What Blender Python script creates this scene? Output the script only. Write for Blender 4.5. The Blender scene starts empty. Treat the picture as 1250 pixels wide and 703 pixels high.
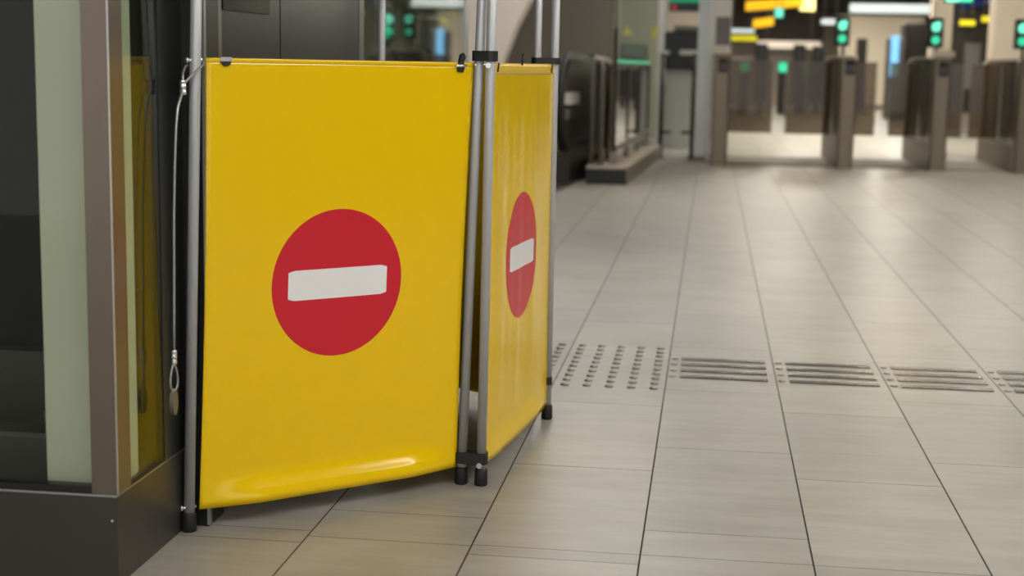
import bpy, math, random
from mathutils import Vector, Matrix

# ------------------------------------------------------------------ camera, world, light, exposure
S = bpy.context.scene
COL = S.collection
random.seed(7)
PI = math.pi

cd = bpy.data.cameras.new('camera')
cam = bpy.data.objects.new('camera', cd)
COL.objects.link(cam)
cd.sensor_width = 36.0
cd.lens = 36.0 * 1806.0 / 1250.0
cd.clip_start = 0.05
cd.clip_end = 300
cd.dof.use_dof = True
cd.dof.focus_distance = 3.95
cd.dof.aperture_fstop = 2.7
ROT = Matrix(((0.9909534, -0.0376758, 0.1288095),
              (0.1329816, 0.1462798, -0.9802643),
              (0.0180900, 0.9885256, 0.1499666)))
cam.matrix_world = Matrix.Translation((0, 0, 1.14)) @ ROT.to_4x4()
S.camera = cam

w = bpy.data.worlds.new('station_world')
S.world = w
w.use_nodes = True
w.node_tree.nodes['Background'].inputs[0].default_value = (1.0, 0.985, 0.96, 1)
w.node_tree.nodes['Background'].inputs[1].default_value = 1.0

S.view_settings.view_transform = 'Standard'
S.view_settings.look = 'None'
S.view_settings.gamma = 1.0
S.view_settings.exposure = 0.12
S.view_settings.use_curve_mapping = False
S.cycles.use_denoising = True
S.cycles.max_bounces = 10
S.cycles.transparent_max_bounces = 24
S.cycles.sample_clamp_indirect = 6.0

LAMP = 17.0          # strength of the ceiling luminaires near the barrier
LAMP_FAR = 30.0      # beyond the gates

# ------------------------------------------------------------------ materials
M = {}


def lin(c):
    return tuple(((x / 255) / 12.92 if x / 255 <= 0.04045 else ((x / 255 + 0.055) / 1.055) ** 2.4) for x in c)


def mat(name, rgb, rough=0.5, metal=0.0, var=0.08, scale=(6, 6, 6), bump=0.0, bscale=40.0, coat=0.0, spec=0.5, rvar=0.0):
    m = bpy.data.materials.new(name)
    m.use_nodes = True
    nt = m.node_tree
    b = nt.nodes['Principled BSDF']
    c = lin(rgb)
    tc = nt.nodes.new('ShaderNodeTexCoord')
    mp = nt.nodes.new('ShaderNodeMapping')
    mp.inputs['Scale'].default_value = scale
    no = nt.nodes.new('ShaderNodeTexNoise')
    no.inputs['Scale'].default_value = 1.0
    no.inputs['Detail'].default_value = 4.0
    nt.links.new(tc.outputs['Object'], mp.inputs[0])
    nt.links.new(mp.outputs[0], no.inputs['Vector'])
    mx = nt.nodes.new('ShaderNodeMix')
    mx.data_type = 'RGBA'
    mx.inputs['A'].default_value = (*[x * (1 - var) for x in c], 1)
    mx.inputs['B'].default_value = (*[min(1, x * (1 + var)) for x in c], 1)
    nt.links.new(no.outputs[0], mx.inputs['Factor'])
    nt.links.new(mx.outputs['Result'], b.inputs['Base Color'])
    b.inputs['Roughness'].default_value = rough
    b.inputs['Metallic'].default_value = metal
    b.inputs['Coat Weight'].default_value = coat
    b.inputs['Coat Roughness'].default_value = 0.08
    b.inputs['Specular IOR Level'].default_value = spec
    if rvar:
        mr = nt.nodes.new('ShaderNodeMapRange')
        mr.inputs['To Min'].default_value = max(0.02, rough - rvar)
        mr.inputs['To Max'].default_value = rough + rvar
        nt.links.new(no.outputs[0], mr.inputs['Value'])
        nt.links.new(mr.outputs[0], b.inputs['Roughness'])
    if bump:
        n2 = nt.nodes.new('ShaderNodeTexNoise')
        n2.inputs['Scale'].default_value = bscale
        n2.inputs['Detail'].default_value = 3.0
        nt.links.new(tc.outputs['Object'], n2.inputs['Vector'])
        bp = nt.nodes.new('ShaderNodeBump')
        bp.inputs['Strength'].default_value = bump
        bp.inputs['Distance'].default_value = 0.01
        nt.links.new(n2.outputs[0], bp.inputs['Height'])
        nt.links.new(bp.outputs[0], b.inputs['Normal'])
    M[name] = m
    return m


def glass(name, tint, gloss=1.0, rough=0.02, ior=1.5, haze=0.0, hazecol=(0.5, 0.5, 0.5)):
    m = bpy.data.materials.new(name)
    m.use_nodes = True
    nt = m.node_tree
    nt.nodes.clear()
    out = nt.nodes.new('ShaderNodeOutputMaterial')
    tr = nt.nodes.new('ShaderNodeBsdfTransparent')
    tr.inputs[0].default_value = (*tint, 1)
    gl = nt.nodes.new('ShaderNodeBsdfGlossy')
    gl.inputs['Roughness'].default_value = rough
    gl.inputs['Color'].default_value = (gloss, gloss, gloss, 1)
    fr = nt.nodes.new('ShaderNodeFresnel')
    ge = nt.nodes.new('ShaderNodeNewGeometry')       # same Fresnel on both faces of a pane
    ma = nt.nodes.new('ShaderNodeMath')
    ma.operation = 'MULTIPLY_ADD'
    ma.inputs[1].default_value = 1 / ior - ior
    ma.inputs[2].default_value = ior
    nt.links.new(ge.outputs['Backfacing'], ma.inputs[0])
    nt.links.new(ma.outputs[0], fr.inputs['IOR'])
    mx = nt.nodes.new('ShaderNodeMixShader')
    nt.links.new(fr.outputs[0], mx.inputs[0])
    src = tr.outputs[0]
    if haze:
        df = nt.nodes.new('ShaderNodeBsdfDiffuse')
        df.inputs[0].default_value = (*hazecol, 1)
        m2 = nt.nodes.new('ShaderNodeMixShader')
        m2.inputs[0].default_value = haze
        nt.links.new(tr.outputs[0], m2.inputs[1])
        nt.links.new(df.outputs[0], m2.inputs[2])
        src = m2.outputs[0]
    nt.links.new(src, mx.inputs[1])
    nt.links.new(gl.outputs[0], mx.inputs[2])
    nt.links.new(mx.outputs[0], out.inputs[0])
    M[name] = m
    return m


def emit(name, rgb, strength):
    m = bpy.data.materials.new(name)
    m.use_nodes = True
    nt = m.node_tree
    b = nt.nodes['Principled BSDF']
    c = lin(rgb)
    b.inputs['Base Color'].default_value = (*c, 1)
    b.inputs['Emission Color'].default_value = (*c, 1)
    b.inputs['Emission Strength'].default_value = strength
    b.inputs['Roughness'].default_value = 0.4
    M[name] = m
    return m


def floor_mat():
    m = bpy.data.materials.new('floor_tile')
    m.use_nodes = True
    nt = m.node_tree
    b = nt.nodes['Principled BSDF']
    L = nt.links.new
    at = nt.nodes.new('ShaderNodeAttribute')
    at.attribute_name = 'tone'
    tc = nt.nodes.new('ShaderNodeTexCoord')
    mp = nt.nodes.new('ShaderNodeMapping')
    mp.inputs['Scale'].default_value = (2.2, 13.0, 1.0)
    off = nt.nodes.new('ShaderNodeVectorMath')
    off.operation = 'MULTIPLY_ADD'
    cmb = nt.nodes.new('ShaderNodeCombineXYZ')
    L(at.outputs['Fac'], cmb.inputs[0]); L(at.outputs['Fac'], cmb.inputs[1])
    off.inputs[1].default_value = (37.0, 53.0, 0)
    L(cmb.outputs[0], off.inputs[0]); L(tc.outputs['Object'], off.inputs[2])
    L(off.outputs[0], mp.inputs[0])
    n1 = nt.nodes.new('ShaderNodeTexNoise')
    n1.inputs['Scale'].default_value = 1.0
    n1.inputs['Detail'].default_value = 6.0
    n1.inputs['Roughness'].default_value = 0.62
    n1.inputs['Distortion'].default_value = 0.5
    L(mp.outputs[0], n1.inputs['Vector'])
    cr = nt.nodes.new('ShaderNodeValToRGB')
    cr.color_ramp.elements[0].position = 0.3
    cr.color_ramp.elements[0].color = (*lin((137, 134, 127)), 1)
    cr.color_ramp.elements[1].position = 0.72
    cr.color_ramp.elements[1].color = (*lin((158, 155, 148)), 1)
    L(n1.outputs[0], cr.inputs[0])
    hs = nt.nodes.new('ShaderNodeMix'); hs.data_type = 'RGBA'; hs.blend_type = 'MULTIPLY'
    hs.inputs['Factor'].default_value = 1.0
    r2 = nt.nodes.new('ShaderNodeValToRGB')
    r2.color_ramp.elements[0].color = (0.90, 0.90, 0.90, 1)
    r2.color_ramp.elements[1].color = (1.04, 1.02, 0.99, 1)
    L(at.outputs['Fac'], r2.inputs[0])
    L(cr.outputs[0], hs.inputs['A']); L(r2.outputs[0], hs.inputs['B'])
    n3 = nt.nodes.new('ShaderNodeTexNoise')          # worn scuffs and blotches
    n3.inputs['Scale'].default_value = 3.2
    n3.inputs['Detail'].default_value = 5.0
    L(tc.outputs['Object'], n3.inputs['Vector'])
    r3 = nt.nodes.new('ShaderNodeValToRGB')
    r3.color_ramp.elements[0].position = 0.34
    r3.color_ramp.elements[0].color = (0.90, 0.885, 0.85, 1)
    r3.color_ramp.elements[1].position = 0.56
    r3.color_ramp.elements[1].color = (1, 1, 1, 1)
    L(n3.outputs[0], r3.inputs[0])
    h2 = nt.nodes.new('ShaderNodeMix'); h2.data_type = 'RGBA'; h2.blend_type = 'MULTIPLY'
    h2.inputs['Factor'].default_value = 1.0
    L(hs.outputs['Result'], h2.inputs['A']); L(r3.outputs[0], h2.inputs['B'])
    L(h2.outputs['Result'], b.inputs['Base Color'])
    mr = nt.nodes.new('ShaderNodeMapRange')
    mr.inputs['To Min'].default_value = 0.30
    mr.inputs['To Max'].default_value = 0.46
    L(n1.outputs[0], mr.inputs['Value'])
    L(mr.outputs[0], b.inputs['Roughness'])
    bp = nt.nodes.new('ShaderNodeBump')
    bp.inputs['Strength'].default_value = 0.35
    bp.inputs['Distance'].default_value = 0.004
    L(n1.outputs[0], bp.inputs['Height'])
    L(bp.outputs[0], b.inputs['Normal'])
    b.inputs['Specular IOR Level'].default_value = 0.5
    M['floor_tile'] = m


floor_mat()
mat('grout', (58, 54, 48), 0.9, bump=0.2)
mat('yellow_pvc', (228, 189, 0), 0.13, var=0.02, scale=(3, 3, 1), bump=0.015, bscale=9, spec=0.5)
mat('yellow_hem', (228, 190, 60), 0.3, var=0.03)
mat('sign_red', (196, 26, 44), 0.3, var=0.03)
mat('sign_white', (222, 222, 220), 0.32, var=0.02)
mat('pole_alu', (182, 183, 186), 0.38, 0.3, var=0.04, scale=(20, 20, 2))
mat('bright_metal', (225, 225, 228), 0.22, 0.85)
mat('black_plastic', (24, 24, 25), 0.45, var=0.15)
mat('black_rubber', (15, 15, 15), 0.62, var=0.2)
mat('tag_grey', (112, 106, 98), 0.4, 0.5, var=0.4, scale=(60, 60, 60))
mat('rope_wire', (158, 158, 156), 0.4, 0.7, var=0.25, scale=(400, 400, 400))
mat('dark_plinth', (70, 67, 63), 0.36, 0.5, var=0.10, scale=(8, 8, 3), rvar=0.06)
mat('post_brown', (120, 108, 97), 0.34, 0.75, var=0.05, scale=(30, 30, 1.5))
mat('trim_steel', (190, 190, 188), 0.3, 0.9)
mat('jamb_dark', (40, 42, 41), 0.32, 0.4)
mat('green_column', (194, 199, 180), 0.55, var=0.04)
mat('car_dark', (13, 13, 12), 0.6)
mat('car_apron', (72, 74, 66), 0.5, var=0.3, scale=(7, 7, 3))
mat('door_dark', (66, 69, 73), 0.28, 0.8, var=0.06, scale=(40, 40, 1.5))
mat('display_dark', (22, 30, 32), 0.15)
mat('stud_steel', (148, 144, 137), 0.3, 0.7, var=0.15)
mat('bar_steel', (98, 94, 91), 0.26, 0.5, var=0.12, scale=(4, 60, 4))
mat('esc_steel', (140, 134, 126), 0.35, 0.8, var=0.1, scale=(3, 3, 20))
mat('esc_dark', (52, 49, 45), 0.4, 0.4)
mat('plinth_top', (176, 164, 150), 0.45)
mat('black_panel', (30, 33, 36), 0.35)
mat('gate_steel', (126, 116, 102), 0.36, 0.7, var=0.07, scale=(30, 30, 2))
mat('gate_dark', (56, 49, 42), 0.22, 0.3, var=0.12, scale=(3, 3, 2))
mat('gate_base', (112, 101, 90), 0.4, 0.5)
mat('gate_cap', (200, 190, 172), 0.4)
mat('mat_grey', (112, 104, 96), 0.7, var=0.1, scale=(40, 40, 40))
mat('wall_beige', (156, 146, 136), 0.8, var=0.04, scale=(1, 1, 1))
mat('wall_light', (238, 226, 216), 0.75, var=0.03, scale=(1, 1, 1))
mat('wall_cream', (214, 204, 188), 0.75, var=0.05, scale=(1, 1, 1))
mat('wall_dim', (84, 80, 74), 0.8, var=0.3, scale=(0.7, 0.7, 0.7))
mat('wall_brown', (70, 62, 52), 0.6, var=0.1)
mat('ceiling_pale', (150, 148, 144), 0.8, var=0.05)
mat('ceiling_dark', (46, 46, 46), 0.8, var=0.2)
mat('column_cream', (222, 210, 190), 0.6, var=0.04)
mat('machine_white', (186, 190, 186), 0.5)
mat('machine_black', (18, 21, 24), 0.3)
mat('machine_grey', (128, 132, 122), 0.45)
mat('panel_grey', (104, 102, 100), 0.5)
mat('frame_pale', (206, 204, 198), 0.4)
mat('sticker_yellow', (214, 204, 90), 0.5)
mat('lamp_body', (190, 190, 188), 0.5)
mat('sign_body', (24, 26, 30), 0.4)
mat('blue_board', (30, 66, 150), 0.5)
mat('red_mark', (190, 50, 60), 0.5)
glass('kiosk_glass', (0.90, 0.93, 0.88), gloss=0.8, ior=1.30)
glass('front_glass', (0.93, 0.94, 0.91), gloss=0.5, ior=1.33)
glass('lift_glass', (0.78, 0.84, 0.82), ior=1.5)
glass('darkened_glass', (0.24, 0.235, 0.21), ior=1.5, haze=0.35, hazecol=(0.10, 0.095, 0.085))  # dark tint stands in for the unlit void behind the panes
glass('door_glass', (0.52, 0.46, 0.38), ior=1.45, haze=0.22, hazecol=(0.26, 0.205, 0.14))
glass('clear_glass', (0.86, 0.92, 0.88), ior=1.45, haze=0.12, hazecol=(0.5, 0.56, 0.5))
glass('white_glass', (0.7, 0.75, 0.75), ior=1.5, haze=0.6, hazecol=(0.82, 0.86, 0.86))  # haze paints the partition's grey-white reflections into the glass
emit('lamp_glow', (255, 251, 244), LAMP)
emit('lamp_glow_far', (255, 246, 228), LAMP_FAR)
emit('lamp_glow_warm', (255, 228, 180), LAMP * 0.6)
emit('lamp_glow_fill', (255, 251, 244), 9.0)
emit('lamp_strip', (226, 236, 234), 0.85)
emit('signal_green', (44, 200, 150), 1.0)
emit('signal_mint', (110, 232, 200), 1.05)
emit('edge_green', (70, 190, 140), 0.6)  # glass edge gets emission in place of the light it catches
emit('glow_yellow', (250, 190, 24), 1.0)
emit('glow_pale_yellow', (255, 235, 150), 1.0)
emit('glow_blue', (120, 190, 240), 0.8)
emit('sign_green', (10, 120, 84), 0.55)
emit('sign_yellow', (230, 214, 30), 0.7)


# ------------------------------------------------------------------ mesh building helpers
class MB:
    def __init__(self):
        self.v = []; self.f = []; self.mi = []; self.sm = []

    def add(self, vs, fs, mi=0, smooth=False):
        o = len(self.v)
        self.v += [tuple(x) for x in vs]
        for f in fs:
            self.f.append([i + o for i in f]); self.mi.append(mi); self.sm.append(smooth)
        return self

    def box(self, x0, x1, y0, y1, z0, z1, mi=0, c=0.0):
        if c <= 0:
            vs = [(x, y, z) for z in (z0, z1) for y in (y0, y1) for x in (x0, x1)]
            fs = [(0, 2, 3, 1), (4, 5, 7, 6), (0, 1, 5, 4), (2, 6, 7, 3), (0, 4, 6, 2), (1, 3, 7, 5)]
            return self.add(vs, fs, mi)
        # chamfered on all vertical edges and on the top
        c = min(c, (x1 - x0) * .45, (y1 - y0) * .45, (z1 - z0) * .45)
        def ring(i, z):
            return [(x0 + c + i, y0 + i, z), (x1 - c - i, y0 + i, z), (x1 - i, y0 + c + i, z), (x1 - i, y1 - c - i, z),
                    (x1 - c - i, y1 - i, z), (x0 + c + i, y1 - i, z), (x0 + i, y1 - c - i, z), (x0 + i, y0 + c + i, z)]
        k = c * .55
        vs = ring(0, z0) + ring(0, z1 - c) + ring(k, z1)
        fs = [tuple(range(7, -1, -1)), tuple(range(16, 24))]
        for a in (0, 8):
            for i in range(8):
                j = (i + 1) % 8
                fs.append((a + i, a + j, a + 8 + j, a + 8 + i))
        return self.add(vs, fs, mi)

    def tube(self, pts, r, n=12, mi=0, cap=True, closed=False):
        pts = [Vector(p) for p in pts]
        rs = r if isinstance(r, (list, tuple)) else [r] * len(pts)
        vs, fs = [], []
        N = len(pts)
        prev = None
        for i, p in enumerate(pts):
            if closed:
                t = pts[(i + 1) % N] - pts[i - 1]
            else:
                t = pts[min(i + 1, N - 1)] - pts[max(i - 1, 0)]
            t.normalize()
            if prev is None:
                a = Vector((0, 0, 1)) if abs(t.z) < .9 else Vector((1, 0, 0))
                u = t.cross(a).normalized()
            else:
                u = (prev - t * prev.dot(t)).normalized()
            prev = u
            v = t.cross(u)
            for k in range(n):
                an = 2 * PI * k / n
                vs.append(p + (u * math.cos(an) + v * math.sin(an)) * rs[i])
        for i in range(N if closed else N - 1):
            a, b = i * n, ((i + 1) % N) * n
            for k in range(n):
                l = (k + 1) % n
                fs.append((a + k, a + l, b + l, b + k))
        self.add(vs, fs, mi, True)
        if cap and not closed:
            o = len(self.v) - len(vs)
            self.f.append([o + k for k in range(n - 1, -1, -1)]); self.mi.append(mi); self.sm.append(False)
            o += (N - 1) * n
            self.f.append([o + k for k in range(n)]); self.mi.append(mi); self.sm.append(False)
        return self

    def prism(self, poly, fn, d0, d1, mi=0):
        """poly: 2-D outline, fn(a, b, d) -> 3-D point"""
        n = len(poly)
        vs = [fn(a, b, d0) for a, b in poly] + [fn(a, b, d1) for a, b in poly]
        fs = [tuple(range(n - 1, -1, -1)), tuple(range(n, 2 * n))]
        for i in range(n):
            j = (i + 1) % n
            fs.append((i, j, n + j, n + i))
        return self.add(vs, fs, mi)

    def build(self, name, mats, parent=None, origin=None, fix=True):
        me = bpy.data.meshes.new(name)
        if origin is None:
            origin = Vector((0, 0, 0))
            p = parent
            while p is not None:
                origin = origin + p.location
                p = p.parent
        origin = Vector(origin)
        own = Vector((0, 0, 0))
        if parent is None:
            own = origin
        me.from_pydata([tuple(Vector(v) - origin) for v in self.v], [], self.f)
        if not isinstance(mats, (list, tuple)):
            mats = [mats]
        for m in mats:
            me.materials.append(M[m])
        me.polygons.foreach_set('material_index', self.mi)
        me.polygons.foreach_set('use_smooth', self.sm)
        if fix:
            import bmesh
            bm = bmesh.new(); bm.from_mesh(me)
            bmesh.ops.recalc_face_normals(bm, faces=bm.faces)
            bm.to_mesh(me); bm.free()
        me.update()
        o = bpy.data.objects.new(name, me)
        COL.objects.link(o)
        o.location = own
        if parent is not None:
            o.parent = parent
        return o


def tag(o, label, cat, group=None, kind=None):
    o['label'] = label; o['category'] = cat
    if group: o['group'] = group
    if kind: o['kind'] = kind
    return o


def thing(name, loc, label, cat, group=None):
    o = bpy.data.objects.new(name, None)
    o.empty_display_size = 0.1
    COL.objects.link(o)
    o.location = loc
    return tag(o, label, cat, group)


def structure(o):
    o['kind'] = 'structure'
    return o


def dup(root, loc, label=None):
    r = root.copy(); COL.objects.link(r); r.location = loc
    if label: r['label'] = label
    for ch in list(root.children):
        c = ch.copy(); COL.objects.link(c); c.parent = r
        for g in list(ch.children):
            d = g.copy(); COL.objects.link(d); d.parent = c
    return r


def cyl(p0, p1, r, n=16):
    return MB().tube([p0, p1], r, n)


# ------------------------------------------------------------------ SETTING: floor
W = 0.402
X0 = -0.126
LEN = 0.82
Y_NEAR, Y_FAR, X_L, X_R = -4.0, 62.0, -11, 13
special = {-3: (3.40, [3.31]), -2: (3.58, [3.365]), -1: (4.11, [3.37, 3.30]), 0: (3.56, [3.37]), 1: (4.105, [3.37]), 2: (4.36, [3.54])}
extra_near = {-3: [2.6, 3.31, 3.40], -2: [2.72, 3.36], -1: [2.55, 3.30, 3.37], 0: [2.7, 3.37], 1: [2.55, 3.37], 2: [2.72]}


def make_floor():
    mb = MB(); tones = []
    g = 0.0020; gc = 0.0013
    for c in range(int((X_L - X0) / W) - 1, int((X_R - X0) / W) + 1):
        xa, xb = X0 + c * W, X0 + (c + 1) * W
        base = special[c][0] if c in special else 3.4 + random.random() * LEN
        ys = []
        k = 0
        while base + k * LEN < Y_FAR:
            ys.append(base + k * LEN); k += 1
        ys.append(Y_FAR)
        if c in extra_near:
            ys += [y for y in extra_near[c] if y < base - 0.01]
            lo = min(extra_near[c])
        else:
            lo = base
        y = lo - LEN
        while y > Y_NEAR:
            ys.append(y); y -= LEN
        ys.append(Y_NEAR)
        ys = sorted(set(ys))
        for a, b in zip(ys, ys[1:]):
            mb.add([(xa + g, a + gc, 0), (xb - g, a + gc, 0), (xb - g, b - gc, 0), (xa + g, b - gc, 0)], [(0, 1, 2, 3)])
            tones.append(random.random())
    mb.add([(X_L - 1, Y_NEAR - .1, -0.004), (X_R + 1, Y_NEAR - .1, -0.004), (X_R + 1, Y_FAR + .1, -0.004), (X_L - 1, Y_FAR + .1, -0.004)], [(0, 1, 2, 3)], 1)
    tones.append(0)
    o = mb.build('floor', ['floor_tile', 'grout'], fix=False)
    at = o.data.attributes.new('tone', 'FLOAT', 'FACE')
    at.data.foreach_set('value', tones)
    structure(o)
    return o


make_floor()

# ------------------------------------------------------------------ SETTING: ceiling and walls
structure(MB().box(X_L, X_R, Y_NEAR, 24.0, 3.3, 3.4).build('ceiling', 'ceiling_pale'))  # near ceiling, out of view, made pale to bounce light
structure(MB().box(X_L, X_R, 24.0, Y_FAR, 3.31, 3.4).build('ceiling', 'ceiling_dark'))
structure(MB().box(-11, 13, 61.0, 61.3, 0, 3.3).build('wall_back', 'wall_cream'))
# wall behind the escalator, with an arched concrete front
structure(MB().box(-3.55, -1.32, 21.0, 21.3, 0, 3.3).build('wall_left', 'wall_beige'))
structure(MB().box(-1.9, .06, 24.0, 24.3, 0, 3.3).build('wall_middle', 'wall_beige'))
arch = [(-2.80, 0), (-2.62, 0), (-2.52, .6), (-2.41, 1.12), (-2.25, 1.55), (-2.155, 1.74), (-2.06, 1.93), (-1.88, 2.2), (-1.6, 2.55), (-1.25, 2.85), (-1.25, 3.3), (-2.80, 3.3)]
structure(MB().prism(arch, lambda a, b, d: (a, d, b), 17.0, 17.35).build('wall_front', 'wall_light'))
# dim side walls of the hall, left beyond the lift and right outside the frame
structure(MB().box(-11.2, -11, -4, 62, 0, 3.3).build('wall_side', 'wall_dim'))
structure(MB().box(-3, 3.45, 48.5, 48.8, 2.02, 3.31).build('trim_1', 'wall_brown'))  # dark soffit added to darken the far view above the machines
# unseen dark partition, added so the right banner mirrors something dark
structure(MB().box(4.45, 13, 17.7, 17.9, 0, 3.3).build('wall_added', 'wall_brown'))
structure(MB().box(13, 13.2, -4, 62, 0, 3.3).build('wall_right', 'wall_beige'))


# ------------------------------------------------------------------ ceiling luminaires
def ceiling_light(x, y, lx, ly, glow, label, group):
    t = thing('ceiling_light', (x, y, 3.3), label, 'ceiling light', group)
    MB().box(x - lx / 2 - .03, x + lx / 2 + .03, y - ly / 2 - .03, y + ly / 2 + .03, 3.255, 3.3).build('frame', 'lamp_body', t)
    MB().box(x - lx / 2, x + lx / 2, y - ly / 2, y + ly / 2, 3.245, 3.254).build('diffuser', glow, t)
    return t


NEAR_LIGHTS = [(-0.75, 12.4), (1.9, 14.2), (-0.55, 7.6), (2.3, 7.0), (2.5, 2.4), (3.4, 4.9), (5.2, 3.0), (-0.5, 0.6), (-0.6, -2.4), (2.4, -1.6), (5.2, 8.2), (5.2, 13.0)]  # some read off reflections, others added to light floor and banners
for i, (x, y) in enumerate(NEAR_LIGHTS):
    ceiling_light(x, y, .95 if i == 4 else .50, 1.7, 'lamp_glow_warm' if i == 1 else 'lamp_glow', 'unseen long ceiling luminaire above the tiled floor in front of the gates', 'ceiling lights before the gates')  # one made wider to strengthen the streak on the left banner
for x, y in ((-1.7, 15.4), (-2.7, 13.6), (-.3, 19.0)):  # added to brighten the arch front, the wall and the white machine
    ceiling_light(x, y, .50, 1.7, 'lamp_glow_fill', 'dim added fill luminaire above the escalator end', 'added fill lights above the escalator')
for x, y in ((3.5, 18.4), (3.2, 40.0), (5.6, 40.0), (2.6, 22.6), (3.5, 29.0), (4.4, 36.0), (6.5, 24.0), (7.8, 32.0), (1.5, 25.5), (4.6, 24.6), (2.0, 33.0), (-.75, 26.5), (-1.3, 32.0), (.75, 21.9), (1.7, 44.0), (4.6, 43.0), (1.5, 54.0), (5.5, 54.0)):  # several added to brighten the cream columns, far wall and floor
    ceiling_light(x, y, .5, 1.8, 'lamp_glow_far', 'unseen long ceiling luminaire beyond the ticket gates', 'ceiling lights beyond the gates')
for x, y in ((-5.2, 22.5), (-6.5, 28.0), (-4.6, 33.0)):  # added to brighten what shows through the lift glass
    ceiling_light(x, y, .5, 1.8, 'lamp_glow_far', 'added ceiling luminaire brightening the hall beyond the glass lift', 'added ceiling lights beyond the glass lift')

# ------------------------------------------------------------------ FOLDING BARRIER
bar = thing('folding_barrier', (-0.6, 3.87, 0), 'yellow folding barrier with red no entry discs on aluminium poles in front of the lift', 'barrier')
POLE_R = 0.013


def V(*a):
    return Vector(a)


def pole(pb, slope, top=2.05):
    """pb floor point, slope = sideways drift per metre of height"""
    p0 = V(pb[0], pb[1], 0.03)
    def at(z): return V(pb[0] + slope[0] * z, pb[1] + slope[1] * z, z)
    o = MB().tube([at(.03), at(top)], POLE_R, 20).build('pole', 'pole_alu', bar)
    f = MB().tube([at(0.0), at(0.004), at(.042), at(.048)], [.0165, .0185, .0172, .0145], 20)
    f.build('rubber_foot', 'black_rubber', o)
    MB().tube([at(top - .005), at(top + .015)], [.0145, .0125], 16).build('end_cap', 'black_plastic', o)
    return at


PL = pole((-1.222, 3.343), (0.0250, 0.010))
PM1 = pole((-0.641, 3.878), (0.0290, 0.004))
PM2 = pole((-0.585, 3.873), (0.0075, 0.0))
PR = pole((-0.492, 4.671), (0.0, 0.0))
PR2 = pole((-0.548, 4.655), (0.0020, 0.0))
PE = pole((-1.150, 5.120), (0.002, 0.0))

Z_B, Z_T = 0.050, 1.140


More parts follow.
